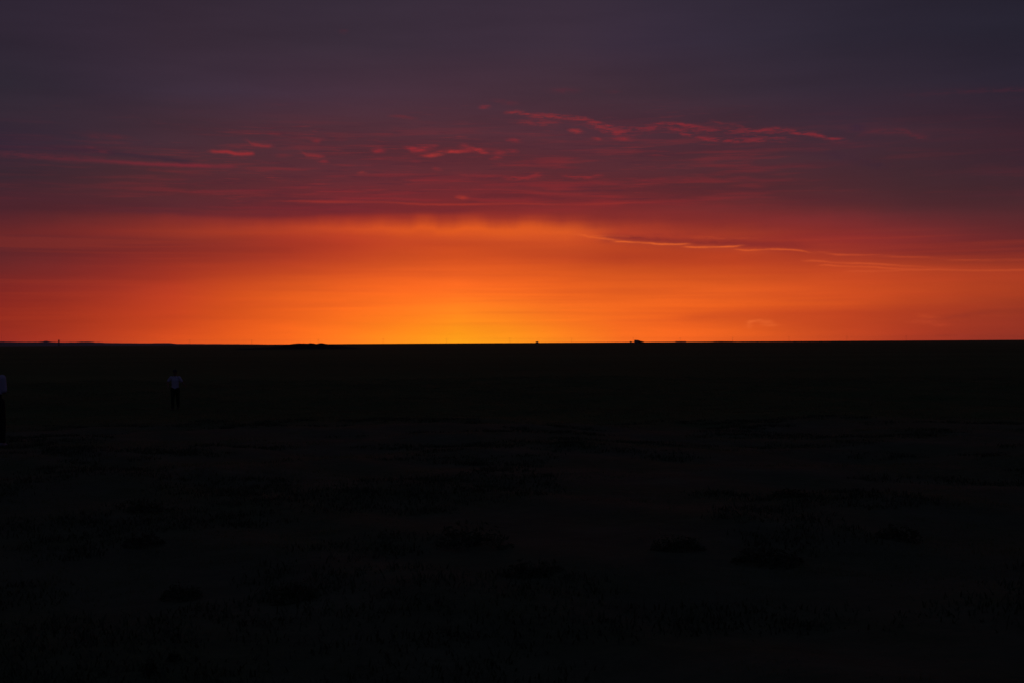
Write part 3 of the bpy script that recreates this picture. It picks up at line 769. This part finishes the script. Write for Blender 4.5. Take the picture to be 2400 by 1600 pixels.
def person(label, loc, rz, H, pose, has_cap=False, slv=.62, hemd=.05, shoe='shoe'):
    """pose: joints for a 1.75 m figure facing -y (towards the camera); x is the image left-right"""
    t = thing('person', label, 'person', loc, rz)
    P = {k: Vector(v) for k, v in pose.items()}
    k = H / 1.75
    body = []
    hd = P['head']
    body += [('e', hd + Vector((0, .005, .0)), (.073, .092, .108)), ('e', hd + Vector((0, -.03, -.065)), (.052, .060, .055)),
             ('e', hd + Vector((0, -.097, -.018)), (.014, .020, .024)), ('e', hd + Vector((0, -.082, -.062)), (.026, .014, .009)),
             ('e', hd + Vector((0, -.078, .028)), (.052, .018, .012)), ('e', hd + Vector((.077, .008, -.01)), (.010, .018, .030)), ('e', hd + Vector((-.077, .008, -.01)), (.010, .018, .030)),
             ('c', P['neck'], .060, hd + Vector((0, .01, -.07)), .052),
             ('c', P['pelvis'], .125, P['waist'], .118, .75), ('c', P['waist'], .118, P['chest'], .140, .72), ('c', P['chest'], .13, P['neck'], .062, .8),
             ('c', P['shL'], .058, P['chest'], .10, .8), ('c', P['shR'], .058, P['chest'], .10, .8)]
    for s in 'LR':
        body += [('c', P['sh' + s], .052, P['el' + s], .040), ('c', P['el' + s], .041, P['wr' + s], .027),
                 ('c', P['hip' + s], .088, P['kn' + s], .058), ('c', P['kn' + s], .056, P['an' + s], .038)]
        w, h_ = P['wr' + s], P['ha' + s]
        d = (h_ - w).normalized(); side = d.cross(Vector((0, 1, 0)))
        side = side.normalized() if side.length > .1 else Vector((1, 0, 0)); nrm = d.cross(side).normalized()
        pal = w + d * .05
        body += [('c', w, .026, pal, .034, .8)]
        for i, (off, ln) in enumerate(((-.030, .070), (-.010, .080), (.010, .074), (.029, .058))):
            a = pal + d * .028 + side * off; m1 = a + d * ln * .5 + nrm * .006; m2 = m1 + d * ln * .42 + nrm * .022
            body += [('c', a - d * .02, .0095, m1, .0088), ('c', m1, .0088, m2, .0075)]
        th = w + d * .03 - side * .028
        body += [('c', th, .012, th + d * .04 - side * .022 + nrm * .012, .0095), ('c', th + d * .04 - side * .022 + nrm * .012, .0095, th + d * .068 - side * .024 + nrm * .024, .008)]
        an = P['an' + s]
        body += [('c', an, .036, an + Vector((0, -.14, -.055)), .028)]
    sc = lambda parts: parts
    blob(body, 'body', M['skin'], t, 0.0065)
    shirt = [('c', P['pelvis'] + Vector((0, 0, .02)), .158, P['waist'], .148, .78), ('c', P['waist'], .148, P['chest'], .162, .76), ('c', P['chest'], .15, P['neck'] + Vector((0, 0, -.035)), .082, .85),
             ('c', P['shL'], .074, P['chest'], .12, .85), ('c', P['shR'], .074, P['chest'], .12, .85)]
    for s in 'LR':
        sh, el = P['sh' + s], P['el' + s]
        shirt += [('c', sh, .076, sh + (el - sh) * slv, .066)]
    hem = P['pelvis'].z - hemd
    blob(shirt, 'shirt', M['shirt'], t, 0.010, cuts=[(Vector((0, 0, hem)), Vector((0, 0, -1)))])
    tr = [('c', P['pelvis'], .145, P['pelvis'] + Vector((0, 0, .06)), .14, .78)]
    for s in 'LR':
        tr += [('c', P['hip' + s], .108, P['kn' + s], .080), ('c', P['kn' + s], .080, P['an' + s] + Vector((0, 0, .035)), .066), ('c', P['pelvis'], .12, P['hip' + s], .105)]
    blob(tr, 'trousers', M['trouser'], t, 0.010)
    for s in 'LR':
        an = P['an' + s]
        f0 = Vector((an.x, an.y, an.z))
        blob([('e', f0 + Vector((0, -.05, -.045)), (.046, .135, .040)), ('c', f0 + Vector((0, .02, -.03)), .048, f0 + Vector((0, 0, .01)), .046), ('e', f0 + Vector((0, -.12, -.052)), (.050, .065, .030))],
             'shoe', M[shoe], t, 0.008)
    hair = [('e', hd + Vector((0, .018, .022)), (.082, .094, .106)), ('e', hd + Vector((0, .05, -.02)), (.078, .062, .085))]
    blob(hair, 'hair', M['hair'], t, 0.008, cuts=[(hd + Vector((0, -.045, .03)), Vector((0, -1, -.55)).normalized())])
    if has_cap:
        blob([('e', hd + Vector((0, .008, .055)), (.090, .104, .080)), ('e', hd + Vector((0, -.11, .045)), (.066, .075, .010))], 'cap', M['cap'], t, 0.008)
    t.scale = (k, k, k)
    return t


# near figure, cut by the left edge of the photograph
dist = 29.0
px = -12
x, y = at(px, dist)
z = float(ground_h(x, y))
stand = dict(head=(0, -.01, 1.635), neck=(0, .01, 1.47), chest=(0, 0, 1.28), waist=(0, 0, 1.08), pelvis=(0, 0, .95),
             shL=(-.160, .01, 1.405), shR=(.160, .01, 1.405), elL=(-.178, -.03, 1.12), elR=(.178, -.03, 1.12), wrL=(-.10, -.24, 1.16), wrR=(.10, -.24, 1.16),
             haL=(-.03, -.30, 1.18), haR=(.03, -.30, 1.18),
             hipL=(-.095, 0, .90), hipR=(.095, 0, .90), knL=(-.140, -.01, .50), knR=(.140, -.02, .50), anL=(-.155, .02, .085), anR=(.155, .0, .085))
person('person in white T-shirt and long dark trousers standing at the left edge of the frame', (x, y, z), math.radians(172), 1.74, stand, slv=.85, hemd=-.13)

# farther figure walking on the plain
dist = 57.5
x, y = at(410, dist)
z = float(ground_h(x, y))
walk = dict(head=(0, -.04, 1.635), neck=(0, -.01, 1.47), chest=(0, 0, 1.28), waist=(0, .01, 1.08), pelvis=(0, .01, .95),
            shL=(-.165, 0, 1.405), shR=(.165, 0, 1.405), elL=(-.34, .04, 1.20), elR=(.32, .03, 1.18), wrL=(-.27, -.16, 1.02), wrR=(.42, -.14, 1.08),
            haL=(-.24, -.23, .98), haR=(.46, -.22, 1.07),
            hipL=(-.095, 0, .90), hipR=(.095, 0, .90), knL=(-.09, -.13, .51), knR=(.10, .03, .50), anL=(-.085, -.20, .085), anR=(.10, .20, .115))
person('person in white T-shirt and dark trousers walking out on the dark plain', (x, y, z), math.radians(6), 1.64, walk, True, shoe='hair', hemd=.12)

# ------------------------------------------------------------------ shrubs
def make_shrub(name, label, px, py, wpx, hpx, seed):
    x, y, z = ground_point(px, py)
    dist = math.hypot(x, y); sc = dist / F
    w, hgt = wpx * sc / 2, hpx * sc * 0.95
    r = random.Random(seed)
    t = thing(name, label, 'shrub', (x, y, z - .01), r.uniform(0, 6), None)
    v, f = [], []
    for i in range(int(520)):
        a = r.uniform(0, 6.283); q = math.sqrt(r.random()); hh = (1 - q ** 2.2) ** .5 * r.uniform(.35, 1.05) * (0.75 + .35 * math.sin(3 * a + seed))
        c = Vector((w * q * math.cos(a) * (1 + .2 * math.sin(2 * a + seed)), w * .8 * q * math.sin(a), hgt * max(hh, .04)))
        s = r.uniform(.5, 1.3) * min(.03, max(.012, w * .09))
        u = Vector((r.gauss(0, 1), r.gauss(0, 1), r.gauss(0, .8))).normalized(); p = u.cross(Vector((r.gauss(0, 1), r.gauss(0, 1), r.gauss(0, 1)))).normalized()
        k = len(v); v += [c - u * s, c + p * s * .35, c + u * s, c - p * s * .35]; f.append((k, k + 1, k + 2, k + 3))
    mesh_obj('foliage', v, f, M['shrub'], t)
    v, f = [], []
    for i in range(26):
        a = r.uniform(0, 6.283); q = r.uniform(.1, .9)
        tip = Vector((w * q * math.cos(a), w * .8 * q * math.sin(a), hgt * r.uniform(.5, .95) * (1 - q * q * .6))); rr = .004
        k = len(v)
        for base, rad in ((Vector((tip.x * .15, tip.y * .15, -.01)), rr), (tip, rr * .4)):
            for m_ in range(3): v.append(base + Vector((rad * math.cos(2.1 * m_), rad * math.sin(2.1 * m_), 0)))
        for m_ in range(3): f.append((k + m_, k + (m_ + 1) % 3, k + 3 + (m_ + 1) % 3, k + 3 + m_))
    mesh_obj('stem', v, f, M['twig'], t)
    return t


for i, (lab, px, py, w, hh) in enumerate([
    ('small upright dark shrub alone near the bottom edge at lower left', 352, 1578, 34, 44),
    ('low dark shrub just right of the small upright one at lower left', 408, 1545, 44, 22),
    ('flat spreading dark shrub on the bare ground below the walking person', 340, 1198, 100, 26),
    ('low dark shrub below the flat spreading one on the left', 338, 1276, 120, 34),
    ('wide low dark shrub on the left half, nearest of three in a loose line', 425, 1400, 120, 38),
    ('wide dark shrub right of the pale bare patch in the lower left', 690, 1402, 150, 44),
    ('rounded greenish shrub left of centre in the middle ground', 1110, 1278, 190, 56),
    ('low dark shrub right of centre, in front of the farm building', 1590, 1285, 130, 34),
    ('broad flat dark shrub right of centre, largest on the right half', 1797, 1318, 190, 46),
    ('small dark shrub farther out on the right half', 1848, 1164, 100, 22),
    ('dark shrub near the right edge in the middle ground', 2105, 1262, 130, 34),
    ('low dark shrub at the bottom right of centre', 1250, 1345, 150, 38)]):
    make_shrub('shrub', lab, px, py, w, hh, i + 3)

# ------------------------------------------------------------------ grass and low plants (nobody could count them)
def vnoise(x, y, s, seed):
    """cheap value noise"""
    x, y = x * s, y * s
    xi, yi = np.floor(x).astype(int), np.floor(y).astype(int); fx, fy = x - xi, y - yi
    fx, fy = fx * fx * (3 - 2 * fx), fy * fy * (3 - 2 * fy)
    def hsh(a, b): return ((np.sin(a * 127.1 + b * 311.7 + seed * 17.3) * 43758.5453) % 1.0)
    return (hsh(xi, yi) * (1 - fx) + hsh(xi + 1, yi) * fx) * (1 - fy) + (hsh(xi, yi + 1) * (1 - fx) + hsh(xi + 1, yi + 1) * fx) * fy


def scatter(n, r0, r1, half_deg, power):
    u = rng.random(n); r = (r0 ** power + u * (r1 ** power - r0 ** power)) ** (1 / power)
    a = np.radians(rng.uniform(-half_deg, half_deg, n))
    return r * np.sin(a), r * np.cos(a), r


def grass_mesh(name, X, Y, hts, blades, spread, width, m, label):
    n = len(X); Zg = ground_h(X, Y)
    bx = np.repeat(X, blades) + rng.normal(0, 1, n * blades) * np.repeat(spread, blades)
    by = np.repeat(Y, blades) + rng.normal(0, 1, n * blades) * np.repeat(spread, blades)
    bz = np.repeat(Zg, blades) - 0.01
    hh = np.repeat(hts, blades) * rng.uniform(.3, 1.0, n * blades)
    a = rng.uniform(0, 6.283, n * blades); lean = rng.uniform(.3, 1.5, n * blades) * hh
    wd = np.repeat(width, blades) * rng.uniform(.6, 1.3, n * blades)
    ca, sa = np.cos(a), np.sin(a)
    P = np.empty((n * blades, 5, 3))
    P[:, 0] = np.stack([bx - sa * wd, by + ca * wd, bz], 1)
    P[:, 1] = np.stack([bx + sa * wd, by - ca * wd, bz], 1)
    mx_, my_, mz_ = bx + ca * lean * .35, by + sa * lean * .35, bz + hh * .6
    P[:, 2] = np.stack([mx_ + sa * wd * .7, my_ - ca * wd * .7, mz_], 1)
    P[:, 3] = np.stack([mx_ - sa * wd * .7, my_ + ca * wd * .7, mz_], 1)
    P[:, 4] = np.stack([bx + ca * lean, by + sa * lean, bz + hh], 1)
    nb = n * blades
    me = bpy.data.meshes.new(name)
    me.vertices.add(nb * 5); me.vertices.foreach_set('co', P.ravel())
    k = np.arange(nb)[:, None] * 5
    loops = np.concatenate([k + np.array([[0, 1, 2, 3]]), k + np.array([[3, 2, 4]])], 1).ravel()
    me.loops.add(len(loops)); me.loops.foreach_set('vertex_index', loops)
    me.polygons.add(nb * 2)
    st = (np.arange(nb)[:, None] * 7 + np.array([[0, 4]])).ravel()
    me.polygons.foreach_set('loop_start', st)
    me.update(calc_edges=True); me.validate()
    me.materials.append(m)
    o = bpy.data.objects.new(name, me); C.objects.link(o)
    o['kind'] = 'stuff'; o['label'] = label; o['category'] = 'grass'
    return o


gx, gy, gr = scatter(36000, 5, 105, 24, 1.3)
dens = vnoise(gx, gy, .45, 1) * .55 + vnoise(gx, gy, 1.3, 2) * .45
track = np.exp(-((gy - 36 - 1.5 * np.sin(gx * .12)) / 2.2) ** 2) + np.exp(-((gy - 26.5 - gx * .05) / 1.3) ** 2) * .7
keep = (dens - track * .5 > .44) | ((gr > 46) & (rng.random(len(gr)) > (gr - 46) / 60))
gx, gy, gr, dens = gx[keep], gy[keep], gr[keep], dens[keep]
grass_mesh('grass', gx, gy, np.clip(.035 + .10 * (dens - .4), .025, .085) * np.interp(gr, [0, 40, 50], [1, 1, 1.6]), 9, np.interp(gr, [0, 30, 80], [.05, .09, .2]), np.interp(gr, [0, 20, 80], [.0025, .005, .016]), M['grass'],
           'dry low grass growing in patches over the dark plain')
gx, gy, gr = scatter(7000, 6, 45, 24, 1.5)
dens = vnoise(gx, gy, .7, 5)
keep = dens > .62
gx, gy, gr = gx[keep], gy[keep], gr[keep]
o = grass_mesh('low_plants', gx, gy, np.full(len(gx), .075), 22, np.full(len(gx), .13), np.interp(gr, [0, 20, 80], [.006, .009, .016]), M['shrub'], 'dark matted low plants between the bare patches of soil')
o['category'] = 'ground cover'

# ------------------------------------------------------------------ evening air
b = bmesh.new(); box(b, -12600, 12600, -12600, 12600, -4, 34)
hz = bm_obj('haze', b, M['ground']); hz['kind'] = 'stuff'
m = bpy.data.materials.new('evening_haze'); m.use_nodes = True
n, l = m.node_tree.nodes, m.node_tree.links
n.remove(n['Principled BSDF'])
pv = n.new('ShaderNodeVolumePrincipled')
pv.inputs['Color'].default_value = (0.60, 0.95, 0.92, 1)
pv.inputs['Density'].default_value = HAZE
pv.inputs['Anisotropy'].default_value = 0.55
l.new(pv.outputs[0], n['Material Output'].inputs['Volume'])
hz.data.materials.clear(); hz.data.materials.append(m)
